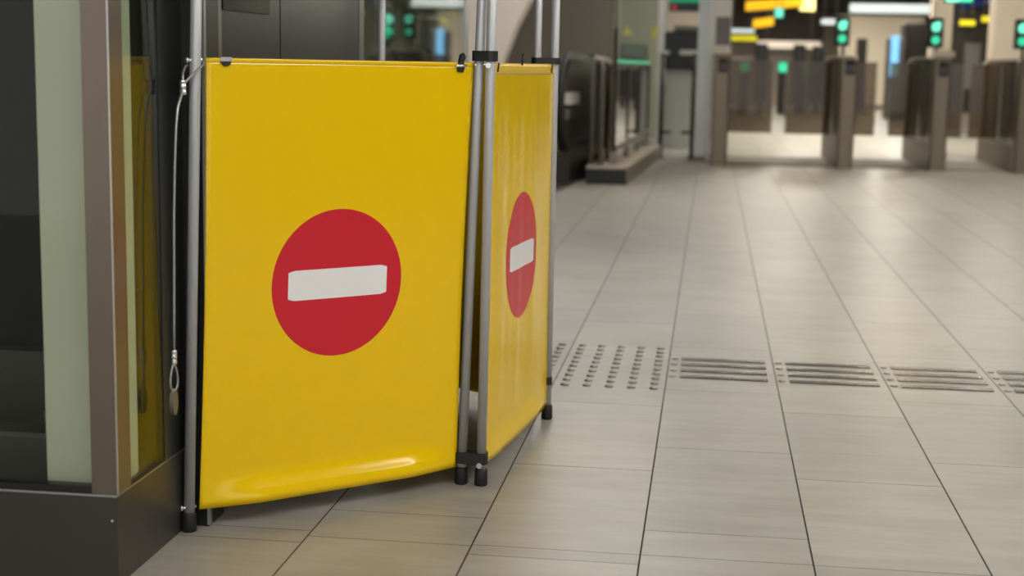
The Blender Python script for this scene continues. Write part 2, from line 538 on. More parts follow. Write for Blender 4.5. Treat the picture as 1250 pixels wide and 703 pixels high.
def banner(A, B, ins_a, ins_b, out_sign, kick, wave, seed, symbol, half=None):
    """sheet between pole lines A and B; returns the object"""
    rnd = random.Random(seed)
    NU, NZ = 56, 60
    def frame(z):
        a, b = A(z), B(z)
        u = (b - a); L = u.length; u = u / L
        n = V(u.y, -u.x, 0).normalized() * out_sign
        return a, u, L, n
    ph = [rnd.uniform(0, 6.28) for _ in range(4)]
    def off(t, z):
        s = z - Z_B
        k = 1 - min(1, max(0, (s - .012) / .060))
        k = k * k * (3 - 2 * k)
        e = min(1.0, 1.7 * math.sin(PI * min(1, max(0, t))))
        tens = math.sin(PI * min(1, max(0, (z - Z_B) / (Z_T - Z_B)))) ** .5
        wv = wave * tens * (math.sin(t * 23 + ph[0] + 1.5 * z) * .5 + math.sin(t * 51 + ph[1]) * .3 + math.sin(t * 11 + ph[2] + 2.2 * z) * .8)
        return kick * k * e + wv + .004 * math.sin(PI * t) * math.sin(PI * (z - Z_B) / (Z_T - Z_B))
    def P(t, z, d=0.0):
        a, u, L, n = frame(z)
        x = ins_a + t * (L - ins_a - ins_b)
        # the side edges draw in a little between the corners
        pull = .006 * math.sin(PI * (z - Z_B) / (Z_T - Z_B))
        x += pull * (1 - 2 * t)
        return a + u * x + n * (off(t, z) + d)
    def sheet(t0, t1, z0, z1, nu, nz, d0, d1, name, m, parent):
        mb = MB()
        for d in (d0, d1):
            vs = [P(t0 + (t1 - t0) * i / nu, z0 + (z1 - z0) * j / nz, d) for j in range(nz + 1) for i in range(nu + 1)]
            fs = []
            for j in range(nz):
                for i in range(nu):
                    q = j * (nu + 1) + i
                    fs.append((q, q + 1, q + nu + 2, q + nu + 1))
            mb.add(vs, fs, 0, True)
        n1 = (nu + 1) * (nz + 1)
        o = len(mb.v) - 2 * n1
        rim = [i for i in range(nu)] + [j * (nu + 1) + nu for j in range(nz)] + [nz * (nu + 1) + i for i in range(nu, 0, -1)] + [j * (nu + 1) for j in range(nz, 0, -1)]
        for i in range(len(rim)):
            a, b = rim[i], rim[(i + 1) % len(rim)]
            mb.f.append([o + a, o + b, o + n1 + b, o + n1 + a]); mb.mi.append(0); mb.sm.append(False)
        return mb.build(name, m, parent)
    sh = sheet(0, 1, Z_B, Z_T, NU, NZ, -.0007, .0007, 'banner', 'yellow_pvc', bar)
    sheet(0, 1, Z_T - (.030 if half else .010), Z_T + .0005, NU, 3, .0009, .0020, 'hem', 'yellow_hem' if half else 'yellow_pvc', sh)
    # rods through the hems, their bright ends pushing through the poles
    for z in (Z_T - .006, Z_B + .010):
        a, u, L, n = frame(z)
        MB().tube([a - u * .020, a + u * .016], .0048, 10).build('rod_end', 'bright_metal', bar)
        MB().tube([a + u * (L - .016), a + u * (L + .018)], .0048, 10).build('rod_end', 'bright_metal', bar)
        MB().tube([a - u * .024, a - u * .019], .0075, 12).build('rod_nut', 'bright_metal', bar)
    if symbol:
        tc, zc, rr, bw, bh = symbol
        a, u, L, n = frame(zc)
        span = L - ins_a - ins_b
        def disc(r, d, name, m):
            mb = MB(); rings, seg = 7, 64
            vs = [P(tc, zc, d)]
            for q in range(1, rings + 1):
                for k in range(seg):
                    an = 2 * PI * k / seg
                    vs.append(P(tc + r * q / rings * math.cos(an) / span, zc + r * q / rings * math.sin(an), d))
            fs = [(0, 1 + k, 1 + (k + 1) % seg) for k in range(seg)]
            for q in range(rings - 1):
                for k in range(seg):
                    l = (k + 1) % seg
                    fs.append((1 + q * seg + k, 1 + (q + 1) * seg + k, 1 + (q + 1) * seg + l, 1 + q * seg + l))
            nv = len(vs)
            e = 1 + (rings - 1) * seg
            rim = [P(tc + r * math.cos(2 * PI * k / seg) / span, zc + r * math.sin(2 * PI * k / seg), .0007) for k in range(seg)]
            mb.add(vs, fs, 0, True)
            mb.add([vs[e + k] for k in range(seg)] + rim, [(k, seg + k, seg + (k + 1) % seg, (k + 1) % seg) for k in range(seg)])
            return mb.build(name, m, sh)
        disc(rr, .0013, 'red_disc', 'sign_red')
        # rounded white bar
        mb = MB(); cr = .006; outline = []
        for (sx, sy, a0) in ((1, 1, 0), (-1, 1, 90), (-1, -1, 180), (1, -1, 270)):
            for k in range(5):
                an = math.radians(a0 + k * 22.5)
                outline.append((sx * (bw / 2 - cr) + cr * math.cos(an), sy * (bh / 2 - cr) + cr * math.sin(an)))
        # strip it into columns so that it follows the sheet
        NS = 16
        vs, fs = [], []
        for d in (.0022, .0012):
            for i in range(NS + 1):
                q = -1 + 2 * i / NS
                x = q * bw / 2
                hh = bh / 2 - (cr * .75 if i in (0, NS) else 0)
                vs += [P(tc + x / span, zc - hh, d), P(tc + x / span, zc + hh, d)]
        for i in range(NS):
            fs.append((2 * i, 2 * i + 2, 2 * i + 3, 2 * i + 1))
            o2 = 2 * (NS + 1)
            fs.append((2 * i, 2 * i + 2, o2 + 2 * i + 2, o2 + 2 * i)); fs.append((2 * i + 1, 2 * i + 3, o2 + 2 * i + 3, o2 + 2 * i + 1))
        o2 = 2 * (NS + 1)
        fs.append((0, 1, o2 + 1, o2)); fs.append((2 * NS, 2 * NS + 1, o2 + 2 * NS + 1, o2 + 2 * NS))
        mb.add(vs, fs)
        mb.build('white_bar', 'sign_white', sh)
    return P


BL = banner(PL, PM1, .026, .018, 1, .0255, .00025, 3, (.487, .585, .187, .284, .0755))
BR = banner(PM2, PR, .0175, .006, 1, .010, .0014, 5, (.478, .5875, .184, .284, .071), half=True)
BT = banner(PR2, PE, .020, .020, -1, .012, .0006, 9, None)
for P_ in (BL,):
    # clip with a bright plate near the left end, black hook near the right end of the top hem
    c = P_(.065, Z_T - .004, .003)
    u = (P_(.5, Z_T - .02) - P_(.1, Z_T - .02)).normalized(); n = V(u.y, -u.x, 0)
    ring = [c + u * (.0125 * math.cos(a)) + V(0, 0, -.004 + .0135 * math.sin(a)) + n * .001 for a in [PI + PI * k / 10 for k in range(11)]]
    MB().prism([(.0125 * math.cos(PI + PI * k / 12), -.002 + .0125 * math.sin(PI + PI * k / 12)) for k in range(13)], lambda a, b, d: tuple(c + u * a + V(0, 0, b) + n * d), -.001, .004).build('hook', 'black_plastic', bar)
    MB().prism([(-.014, -.003), (.014, -.003), (.014, .007), (-.014, .007)], lambda a, b, d: tuple(c + u * a + V(0, 0, b) + n * d), -.006, .0045).build('clip_plate', 'bright_metal', bar)
    c = P_(.945, Z_T - .002, .003)
    MB().prism([(-.010, -.022), (.004, -.024), (.009, -.012), (.006, .004), (.013, .016), (.006, .027), (-.002, .022), (-.006, .006), (-.011, -.006)],
               lambda a, b, d: tuple(c + u * a + V(0, 0, b) + n * d), -.004, .006).build('hook', 'black_plastic', bar)
    MB().tube([c - u * .016 + n * .004 + V(0, 0, -.006), c + u * .016 + n * .004 + V(0, 0, -.006)], .004, 10).build('clip_plate', 'bright_metal', bar)
for tt, z0, z1 in ((.06, -.022, .0), (.93, -.026, .002), (.42, -.004, .028)):
    c = BR(tt, Z_T, .003)
    MB().tube([c + V(0, 0, z0), c + V(0.002, 0.012, z1)], .0032, 8).build('hook', 'black_plastic', bar)


def clamp(A, B, z, h, ext, name='clamp'):
    a, b = A(z), B(z)
    u = (b - a).normalized(); n = V(u.y, -u.x, 0)
    L = (b - a).length
    hw = .0215
    out = []
    for k in range(9):
        an = PI / 2 + PI * k / 8
        out.append((-ext + .012 + hw * 0.6 * math.cos(an), hw * math.sin(an)))
    for k in range(9):
        an = -PI / 2 + PI * k / 8
        out.append((L + ext - .012 + hw * 0.6 * math.cos(an), hw * math.sin(an)))
    o = MB().prism(out, lambda p, q, d: tuple(a + u * p + n * q + V(0, 0, d)), -h / 2, h / 2).build(name, 'black_plastic', bar)
    return o


clamp(PM1, PM2, 1.158, .027, .017)
clamp(PM1, PM2, .076, .030, .017)
clamp(PR2, PR, 1.150, .020, .017)
clamp(PR2, PR, .128, .024, .014)

# ------------------------------------------------------------------ STEEL CABLE hanging from the first pole
cb = thing('steel_cable', (-1.205, 3.22, 0.33), 'thin grey steel cable with crimped ferrules hanging beside the leftmost pole of the barrier', 'cable')
top = PL(1.122)
MB().tube([(-1.205, 3.299, 1.068), (-1.204, 3.284, 1.052), (-1.205, 3.266, 1.030), (-1.205, 3.252, .985), (-1.205, 3.240, .90), (-1.205, 3.229, .78), (-1.205, 3.2247, .66), (-1.205, 3.219, .54), (-1.205, 3.216, .474)], .0032, 10).build('rope', 'rope_wire', cb)
loop = [(-1.204, 3.300, 1.078), (-1.196, 3.318, 1.094), (-1.183, 3.340, 1.112), (-1.176, 3.362, 1.126), (-1.184, 3.372, 1.133), (-1.200, 3.364, 1.130), (-1.214, 3.344, 1.120), (-1.213, 3.322, 1.104), (-1.206, 3.304, 1.080)]
MB().tube(loop, .0030, 8).build('loop', 'rope_wire', cb)


def ferrule(c, r, h):
    mb = MB()
    x, y, z = c
    prof = [(-h, r * .85), (-h * .9, r), (-h * .45, r), (-h * .35, r * .82), (-h * .2, r * .82), (-h * .1, r), (h * .3, r), (h * .4, r * .84), (h * .55, r * .84), (h * .65, r), (h * .92, r), (h, r * .8)]
    mb.tube([(x, y, z + a) for a, _ in prof], [b for _, b in prof], 14)
    mb.build('ferrule', 'bright_metal', cb)


ferrule((-1.205, 3.300, 1.072), .0078, .017)
ferrule((-1.205, 3.216, .457), .0068, .017)
lp = []
for k in range(17):
    a = 2 * PI * k / 16
    lp.append((-1.205 + .004 * math.sin(a), 3.213 + .020 * math.sin(a) * (0.62 - .38 * math.cos(a)), .409 + .031 * math.cos(a)))
MB().tube(lp, .0028, 8).build('loop', 'rope_wire', cb)
# worn snap tag at the bottom
mb = MB()
mb.prism([(.018 * math.cos(t) * (1.0 if math.cos(t) > 0 else .75), .030 * math.sin(t)) for t in [2 * PI * k / 20 for k in range(20)]],
         lambda a, b, d: (-1.205 + d, 3.207 + a, .352 + b), -.005, .005)
mb.tube([(-1.205, 3.207, .385), (-1.205, 3.207, .372)], .006, 10)
mb.build('snap_tag', 'tag_grey', cb)

# ------------------------------------------------------------------ GLASS LIFT on the left
LX = -1.240         # glass side towards the barrier
LF = 2.955          # front
lift = thing('glass_lift', (-1.9, 5.0, 0), 'glass lift shaft with dark plinth and brown steel corner post left of the barrier', 'lift')
H_L = 2.7
# plinth: front and side
MB().prism([(-2.9, LF), (LX, LF), (LX, 3.385), (LX - .10, 3.385), (LX - .10, LF + .10), (-2.9, LF + .10)],
           lambda a, b, d: (a, b, d), 0, .196).build('plinth', 'dark_plinth', lift)
MB().prism([(-2.9, LF + .002), (LX - .002, LF + .002), (LX - .002, 3.383), (LX - .05, 3.383), (LX - .05, LF + .05), (-2.9, LF + .05)],
           lambda a, b, d: (a, b, d), .1962, .2005).build('plinth_trim', 'trim_steel', lift)
MB().tube([(LX - .012, LF, .145), (LX - .012, LF - .003, .145)], .003, 8).build('plinth_screw', 'bright_metal', lift)
# corner post
o = MB().prism([(LX - .060, LF + .006), (LX - .004, LF + .006), (LX, LF + .010), (LX, LF + .078), (LX - .012, LF + .078), (LX - .012, LF + .024), (LX - .060, LF + .024)],
               lambda a, b, d: (a, b, d), .201, H_L).build('corner_post', 'post_brown', lift)
MB().box(LX - .0025, LX + .0008, LF + .004, LF + .0075, .201, H_L).build('edge_trim', 'trim_steel', o)
# panes with their dark seals
MB().box(-2.9, LX - .061, LF + .010, LF + .020, .215, H_L).build('front_pane', 'front_glass', lift)
MB().box(-2.9, LX - .061, LF + .007, LF + .024, .201, .2145).build('pane_seal', 'black_rubber', lift)
MB().box(LX - .010, LX - .002, LF + .079, 3.238, .212, H_L).build('side_pane', 'kiosk_glass', lift)
MB().box(LX - .012, LX - .001, LF + .079, 3.238, .201, .2115).build('pane_seal', 'black_rubber', lift)
# dark frame and jamb beside the doors
MB().box(LX - .05, LX, 3.239, 3.384, .201, H_L).build('door_frame', 'jamb_dark', lift)
JX = -1.186
o = MB().box(LX - .02, JX, 3.386, 3.50, 0, H_L, c=.002).build('jamb', 'jamb_dark', lift)
MB().box(JX - .004, JX + .003, 3.385, 3.400, .004, H_L).build('jamb_trim', 'trim_steel', o)
# door side, parallel to the joints of the floor
MB().box(JX - .05, JX - .004, 3.501, 3.535, 0, H_L).build('steel_upright', 'esc_steel', lift)
o = MB().box(JX - .03, JX - .006, 3.537, 4.035, .0, H_L).build('door_panel', 'door_dark', lift)
MB().box(JX - .006, JX - .001, 3.540, 3.925, 1.258, 1.95).build('display', 'display_dark', o)
MB().box(JX - .03, JX - .006, 4.045, 4.965, .0, H_L).build('door_panel', 'door_dark', lift)
MB().box(JX - .05, JX - .004, 4.968, 5.035, 0, H_L).build('steel_upright', 'esc_steel', lift)
MB().box(JX - .02, JX - .008, 5.037, 7.16, .04, H_L).build('door_side_pane', 'lift_glass', lift)
MB().box(JX - .035, JX - .002, 5.037, 7.16, 0.0, .039).build('pane_seal', 'dark_plinth', lift)
MB().box(JX - .05, JX, 7.162, 7.22, 0, H_L).build('steel_upright', 'trim_steel', lift)
MB().box(-2.9, JX - .052, 7.18, 7.19, .0, H_L).build('rear_pane', 'lift_glass', lift)
MB().box(-2.95, -2.90, LF + .10, 7.19, 0, H_L).build('far_wall', 'jamb_dark', lift)
# inside: pale green column behind the corner, dark car with a grey apron
MB().box(-1.450, -1.268, 3.060, 3.150, .0, H_L, c=.004).build('inner_column', 'green_column', lift)
MB().box(-2.85, JX - .06, 4.0, 4.95, .30, H_L).build('car', 'car_dark', lift)
o = MB().box(-2.85, -1.60, 3.90, 3.97, .0, .31).build('apron', 'car_apron', lift)
MB().box(-1.60, -1.30, 3.92, 3.97, .0, .5).build('guide_rail', 'car_dark', lift)
mb = MB().box(-2.2, -1.50, 3.30, 3.40, 0, .235, c=.01)
mb.build('pit_bracket', 'car_apron', lift)
MB().tube([(-1.56, 3.32, .235), (-1.56, 3.32, .262), (-1.56, 3.32, .264), (-1.56, 3.32, .29)], [.012, .012, .02, .02], 12).build('pit_fitting', 'esc_steel', lift)
MB().box(-2.96, JX + .0, LF, 7.22, H_L + .001, 3.299).build('header', 'dark_plinth', lift)

# ------------------------------------------------------------------ TACTILE STUDS AND GUIDE BARS in the floor
def lathe(prof, n, c):
    mb = MB()
    x, y = c
    mb.tube([(x, y, z) for z, r in prof], [r for z, r in prof], n)
    return mb


stud0 = None
for ci, x in enumerate((-.570, -.650)):
    pass
cols = [-.166, -.246, -.326, -.406, -.486, -.570, -.650]
names = ['row nearest the guide bars', 'second row from the guide bars', 'third row from the guide bars', 'fourth row from the guide bars', 'fifth row from the guide bars',
         'sixth row from the guide bars', 'seventh row from the guide bars']
for ci, x in enumerate(cols):
    for k in range(10):
        y = 5.20 + k * .0845
        if stud0 is None:
            stud0 = lathe([(0, .0155), (.0046, .0150), (.0064, .0128), (.0066, .0085), (.0052, .0080), (.0052, .001)], 16, (0, 0)).build('tactile_stud', 'stud_steel')
            s = stud0
        else:
            s = stud0.copy(); COL.objects.link(s)
        s.location = (x, y, 0)
        tag(s, 'round steel tactile stud in the floor, ' + names[ci], 'tactile stud', 'tactile studs, ' + names[ci].split(',')[0])

bar0 = None
tiles = ['first', 'second', 'third', 'fourth']
rows = ['nearest', 'second nearest', 'third nearest', 'farthest']
for ti in range(4):
    for ri in range(4):
        xa = X0 + ti * W
        y = 5.43 + ri * .112
        loc = (xa, y, 0)
        lab = f'guide bar in the {tiles[ti]} floor tile right of the studs, {rows[ri]} of four'
        if bar0 is None:
            bar0 = thing('guide_bar', (0, 0, 0), lab, 'guide bar', 'steel guide bars in the floor')
            mb = MB()
            x0, x1, hw = .048, .372, .0245
            prof = [(-hw, 0), (-hw * .8, .0042), (-hw * .35, .0050), (-hw * .2, .0040), (hw * .2, .0040), (hw * .35, .0050), (hw * .8, .0042), (hw, 0)]
            mb.prism(prof, lambda a, b, d: (d, a, b), x0, x1)
            mb.build('strip', 'bar_steel', bar0)
            for xx in (.022,):
                lathe([(0, .0135), (.0036, .0130), (.0048, .0105), (.0050, .001)], 14, (xx, 0)).build('end_stud', 'stud_steel', bar0)
            bar0.location = loc
        else:
            dup(bar0, loc, lab)

# ------------------------------------------------------------------ ESCALATOR END
esc = thing('escalator', (-1.35, 14.2, 0), 'escalator end with black rubber handrail loop behind the right pole of the barrier', 'escalator')
E0 = V(-1.43, 14.15, 0); ED = V(.10, 1.0, 0).normalized(); EN = V(ED.y, -ED.x, 0)


def ep(a, b, d=0.0):
    return tuple(E0 + ED * a + EN * d + V(0, 0, b))


lpts = []
zc, rr = .72, .53
for k in range(13):
    an = -PI / 2 - PI * k / 12
    lpts.append(ep(rr + rr * math.cos(an) * 1.0, zc + rr * math.sin(an)))
lpts.append(ep(1.0, 1.25)); lpts.append(ep(1.6, 1.25))
mbh = MB()
# handrail: flat wide rubber band along the loop
hw = .042
prof_pts = lpts
vs, fs = [], []
for i, p in enumerate(prof_pts):
    p = Vector(p)
    t = (Vector(prof_pts[min(i + 1, len(prof_pts) - 1)]) - Vector(prof_pts[max(i - 1, 0)])).normalized()
    nrm = t.cross(EN).normalized()
    for a, b in ((-hw, -.014), (-hw, .010), (-hw * .6, .018), (hw * .6, .018), (hw, .010), (hw, -.014)):
        vs.append(p + EN * a - nrm * b * -1)
for i in range(len(prof_pts) - 1):
    for k in range(6):
        l = (k + 1) % 6
        fs.append((i * 6 + k, i * 6 + l, (i + 1) * 6 + l, (i + 1) * 6 + k))
fs.append((0, 1, 2, 3, 4, 5)); e = (len(prof_pts) - 1) * 6; fs.append(tuple(e + k for k in range(6)))
mbh.add(vs, fs, 0, True)
mbh.build('handrail', 'black_rubber', esc)
# newel filler inside the loop, with bright plate and dark recess
fill = [(rr + (rr - .03) * math.cos(-PI / 2 - PI * k / 12), zc + (rr - .03) * math.sin(-PI / 2 - PI * k / 12)) for k in range(13)] + [(1.6, 1.22), (1.6, .19)]
MB().prism(fill, lambda a, b, d: ep(a, b, d), -.015, .015).build('balustrade', 'gate_base', esc)
MB().prism([(.02, .0), (1.6, .0), (1.6, .40), (.34, .40), (.10, .30)], lambda a, b, d: ep(a, b, d), -.06, .09).build('skirt', 'esc_dark', esc)
MB().prism([(.05, .62), (.60, .62), (.60, .72), (.05, .72)], lambda a, b, d: ep(a, b, d), .02, .075).build('control_box', 'esc_steel', esc)
MB().prism([(.06, .76), (.60, .76), (.60, .87), (.06, .87)], lambda a, b, d: ep(a, b, d), .02, .08).build('lit_plate', 'frame_pale', esc)
MB().prism([(.05, 1.19), (.9, 1.19), (.9, 1.24), (.05, 1.24)], lambda a, b, d: ep(a, b, d), .045, .10).build('top_rail', 'esc_steel', esc)
MB().prism([(-2.4, .001), (0, .001), (0, .012), (-2.4, .012)], lambda a, b, d: ep(a, b, d), -1.1, .14).build('landing_plate', 'esc_dark', esc)
MB().prism([(.0, .0), (1.6, .0), (1.6, .40), (.34, .40), (.10, .30)], lambda a, b, d: ep(a, b, d), -1.15, -1.0).build('skirt', 'esc_dark', esc)

# inverted-U steel hoop of the outer cladding
hoop = thing('steel_hoop', (-1.14, 14.5, 0), 'rounded grey steel hoop rail between escalator and glass railing', 'railing')
pts = [(-1.145, 14.45, 0.177), (-1.145, 14.45, 1.12), (-1.135, 14.45, 1.18), (-1.115, 14.45, 1.205), (-1.10, 14.45, 1.205), (-1.065, 14.45, 1.18), (-1.05, 14.45, 1.12), (-1.05, 14.45, 0.177)]
MB().tube(pts, .022, 12).build('hoop', 'esc_steel', hoop)
MB().box(-1.125, -1.07, 14.44, 14.46, .30, 1.17).build('infill_pane', 'darkened_glass', hoop)
pts2 = [(x, y + .9, z) for x, y, z in pts[:-1]] + [(-1.05, 15.35, .177)]
MB().tube(pts2, .022, 12).build('hoop', 'esc_steel', hoop)
MB().box(-1.125, -1.07, 15.34, 15.36, .30, 1.17).build('infill_pane', 'darkened_glass', hoop)
MB().box(-1.150, -1.140, 14.47, 15.33, .32, .98).build('infill_pane', 'darkened_glass', hoop)
MB().box(-1.075, -1.035, 14.47, 15.33, 1.10, 1.14).build('cross_rail', 'esc_steel', hoop)

# low plinth with a black end and the darkened glass railing on it
pln = thing('low_plinth', (-.98, 14.3, 0), 'low steel-sided plinth with black end panel under the glass railing', 'plinth')


def skew(x, y):         # the plinth turns slightly to the right
    return x + (y - 14.3) * .0435


def sbox(x0, x1, y0, y1, z0, z1):
    mb = MB()
    vs = [(skew(x, y), y, z) for z in (z0, z1) for y in (y0, y1) for x in (x0, x1)]
    return mb.add(vs, [(0, 2, 3, 1), (4, 5, 7, 6), (0, 1, 5, 4), (2, 6, 7, 3), (0, 4, 6, 2), (1, 3, 7, 5)])


sbox(-1.175, -.785, 14.32, 18.5, 0, .150).build('body', 'gate_base', pln)
sbox(-1.170, -.790, 14.30, 14.319, .002, .148).build('end_panel', 'black_panel', pln)
sbox(-1.180, -.780, 14.295, 18.5, .151, .175).build('top', 'plinth_top', pln)

rail = thing('glass_railing', (-.95, 15.0, .175), 'glass railing with shade-darkened panes, dark posts and handrail standing on the low plinth', 'railing')
for k, y in enumerate((14.62, 15.9, 17.2, 18.42)):
    o = sbox(-.975, -.935, y - .02, y + .02, .176, 1.14 if k else 1.50).build('post', 'gate_dark', rail)
    sbox(-.985, -.925, y - .035, y + .035, .1765, .30).build('shoe', 'esc_steel', o)
for a, b in ((14.65, 15.87), (15.93, 17.17), (17.23, 18.39)):
    p = sbox(-.960, -.950, a, b, .26, 1.10).build('pane', 'darkened_glass', rail)
    sbox(-.962, -.948, a, b, 1.165, 1.195).build('lit_edge', 'edge_green', p)
sbox(-1.02, -.93, 14.5, 18.45, 1.115, 1.145).build('handrail', 'gate_dark', rail)
sbox(-.99, -.92, 14.64, 18.4, .30, .36).build('lower_rail', 'esc_steel', rail)

# ------------------------------------------------------------------ GREENISH GLASS SCREEN behind the railing
scr = thing('glass_screen', (-1.0, 19.6, 0), 'tall pale green glass screen with yellow stickers behind the railing', 'glass screen')
MB().box(-1.30, -.62, 19.6, 19.62, .05, 2.6).build('pane', 'clear_glass', scr)
MB().box(-1.34, -1.30, 19.57, 19.65, 0, 2.6).build('frame', 'gate_steel', scr)
MB().box(-.72, -.64, 19.55, 19.59, 0, 2.6).build('frame', 'frame_pale', scr)
MB().prism([(-.06, -.05), (.06, -.05), (.0, .06)], lambda a, b, d: (-1.12 + a, d, 1.585 + b), 19.58, 19.599).build('sticker', 'sticker_yellow', scr)
MB().box(-.80, -.725, 19.58, 19.599, 1.50, 1.64).build('sticker', 'sticker_yellow', scr)
mg = thing('ticket_machine', (-1.0, 20.0, 0), 'squat grey machine behind the green glass screen above the handrail', 'machine')
MB().box(-1.20, -.92, 19.9, 20.3, 0, 1.44, c=.02).build('body', 'machine_grey', mg)
MB().box(-1.23, -1.20, 19.88, 20.3, 0, 1.50).build('side_panel', 'gate_steel', mg)
MB().box(-.92, -.86, 19.92, 20.3, 0, 1.42).build('side_panel', 'gate_steel', mg)
MB().box(-1.20, -.92, 19.885, 19.9, 1.2, 1.25).build('slot', 'black_panel', mg)

# ------------------------------------------------------------------ POSTS WITH BARS, WHITE MACHINE
for x, lab in ((-.615, 'thin black steel post standing at the end of the glass railing'), (-.225, 'thin black steel post in front of the white machine, nearer the first gate')):
    t = thing('steel_post', (x, 18.63, 0), lab, 'post')
    MB().tube([(x, 18.63, 0), (x, 18.63, 1.30)], .027, 12).build('shaft', 'black_panel', t)
    MB().tube([(x, 18.63, 0), (x, 18.63, .02)], .06, 14).build('base_plate', 'black_panel', t)
    MB().tube([(x, 18.63, 1.30), (x, 18.63, 1.33)], [.033, .028], 12).build('cap', 'frame_pale', t)
    s = 1 if x < -.5 else -1
    MB().tube([(x, 18.63, .33), (x + s * .13, 18.63, .33)], .02, 8).build('hinge_arm', 'black_panel', t)
mw = thing('ticket_machine', (-.42, 21.0, 0), 'white ticket machine with black screen head between the two black posts', 'machine')
MB().box(-.72, -.26, 21.0, 21.6, .0, 1.12, c=.02).build('body', 'machine_white', mw)
MB().box(-.70, -.14, 20.94, 21.6, 1.10, 1.62, c=.02).build('head', 'machine_black', mw)
MB().box(-.55, -.14, 20.90, 21.4, 1.62, 1.70, c=.01).build('top_unit', 'panel_grey', mw)
MB().box(-.72, -.60, 20.90, 20.94, 1.30, 1.36).build('handle', 'frame_pale', mw)
MB().box(-.46, -.24, 20.90, 20.94, 1.30, 1.37).build('handle', 'frame_pale', mw)
MB().box(-.62, -.34, 20.99, 21.0, .35, .95).build('service_door', 'machine_white', mw)

hs = thing('hanging_sign', (-.35, 20.0, 3.3), 'green and black hanging sign with a red dot above the white machine', 'sign')
MB().box(-.60, -.12, 20.0, 20.08, 1.86, 2.35).build('board', 'sign_body', hs)
MB().box(-.60, -.12, 19.99, 19.999, 1.975, 2.10).build('green_band', 'sign_green', hs)
MB().tube([(-.53, 19.999, 1.915), (-.53, 19.985, 1.915)], .035, 16).build('red_dot', 'red_mark', hs)
for x in (-.5, -.2):
    MB().tube([(x, 20.04, 2.35), (x, 20.04, 3.3)], .012, 8).build('hanger', 'esc_steel', hs)

gp = thing('glass_partition', (-.07, 18.0, 0), 'pale glass partition left of the first gate', 'glass screen')
MB().box(-.19, -.035, 18.3, 18.32, .06, 2.3).build('pane', 'white_glass', gp)
MB().box(-.045, .0, 17.95, 18.28, .0, 2.3).build('upright', 'frame_pale', gp)
MB().box(-.19, -.045, 18.28, 18.34, .0, .06).build('base_rail', 'gate_steel', gp)


# ------------------------------------------------------------------ TICKET GATES
def make_gate(label, wing_l, wing_r, signal=True):
    """local frame: front left corner at the origin, body runs along +y"""
    t = thing('ticket_gate', (0, 0, 0), label, 'ticket gate', 'ticket gates in a line')
    GL = 2.45
    b = MB().box(.0, .19, .262, GL, 0, .30).build('base', 'gate_base', t)
    MB().box(.0, .19, .0, .26, 0, 1.295, c=.02).build('front_post', 'gate_steel', t)
    MB().box(.0, .19, GL - .30, GL, .302, 1.27, c=.02).build('rear_post', 'gate_steel', t)
    bd = MB().box(.018, .172, .263, GL - .302, .302, 1.27).build('body', 'gate_dark', t)
    for y in (.75, 1.45):
        MB().box(.010, .180, y - .012, y + .012, .304, 1.271).build('trim', 'gate_steel', bd)
    MB().box(-.004, .194, .262, GL - .31, 1.272, 1.30, c=.006).build('top_cap', 'gate_steel', t)
    r = MB().prism([(-.002, 1.08), (-.03, 1.10), (-.03, 1.20), (-.002, 1.25)], lambda a, c, d: (d, a, c), .05, .16).build('card_reader', 'gate_dark', t)
    MB().prism([(-.031, 1.12), (-.031, 1.19), (-.0345, 1.19), (-.0345, 1.12)], lambda a, c, d: (d, a, c), .06, .15).build('reader_screen', 'display_dark', r)
    if signal:
        MB().tube([(.02, .06, 1.25), (.02, .06, 1.46)], .018, 10).build('signal_post', 'gate_dark', t)
        sb = MB().box(-.085, .085, .03, .09, 1.405, 1.745, c=.02).build('signal_box', 'machine_black', t)
        ar = [(-.060, .045), (.0, .075), (.062, .078), (.062, .0), (.040, -.052), (-.030, -.058), (-.062, -.02)]
        MB().prism(ar, lambda a, c, d: (a * .8, d, 1.635 + c * .85), .018, .0295).build('arrow_light', 'signal_mint', sb)
        MB().prism([(.047 * math.cos(2 * PI * k / 16), .047 * math.sin(2 * PI * k / 16)) for k in range(16)], lambda a, c, d: (a, d, 1.492 + c), .018, .0295).build('round_light', 'signal_green', sb)
    for s, wl in ((-1, wing_l), (1, wing_r)):
        if wl:
            x0, x1 = (-wl, .0) if s < 0 else (.19, .19 + wl)
            g = MB().box(x0, x1, 1.18, 1.192, .34, 1.235).build('wing', 'door_glass', t)
            MB().box(x0 if s < 0 else x1 - .018, (x0 + .018) if s < 0 else x1, 1.176, 1.196, .34, 1.238).build('wing_edge', 'gate_steel', g)
    return t


g1 = make_gate('first ticket gate, steel post with grey panel on top, beside the white machine', 0, .555, signal=False)
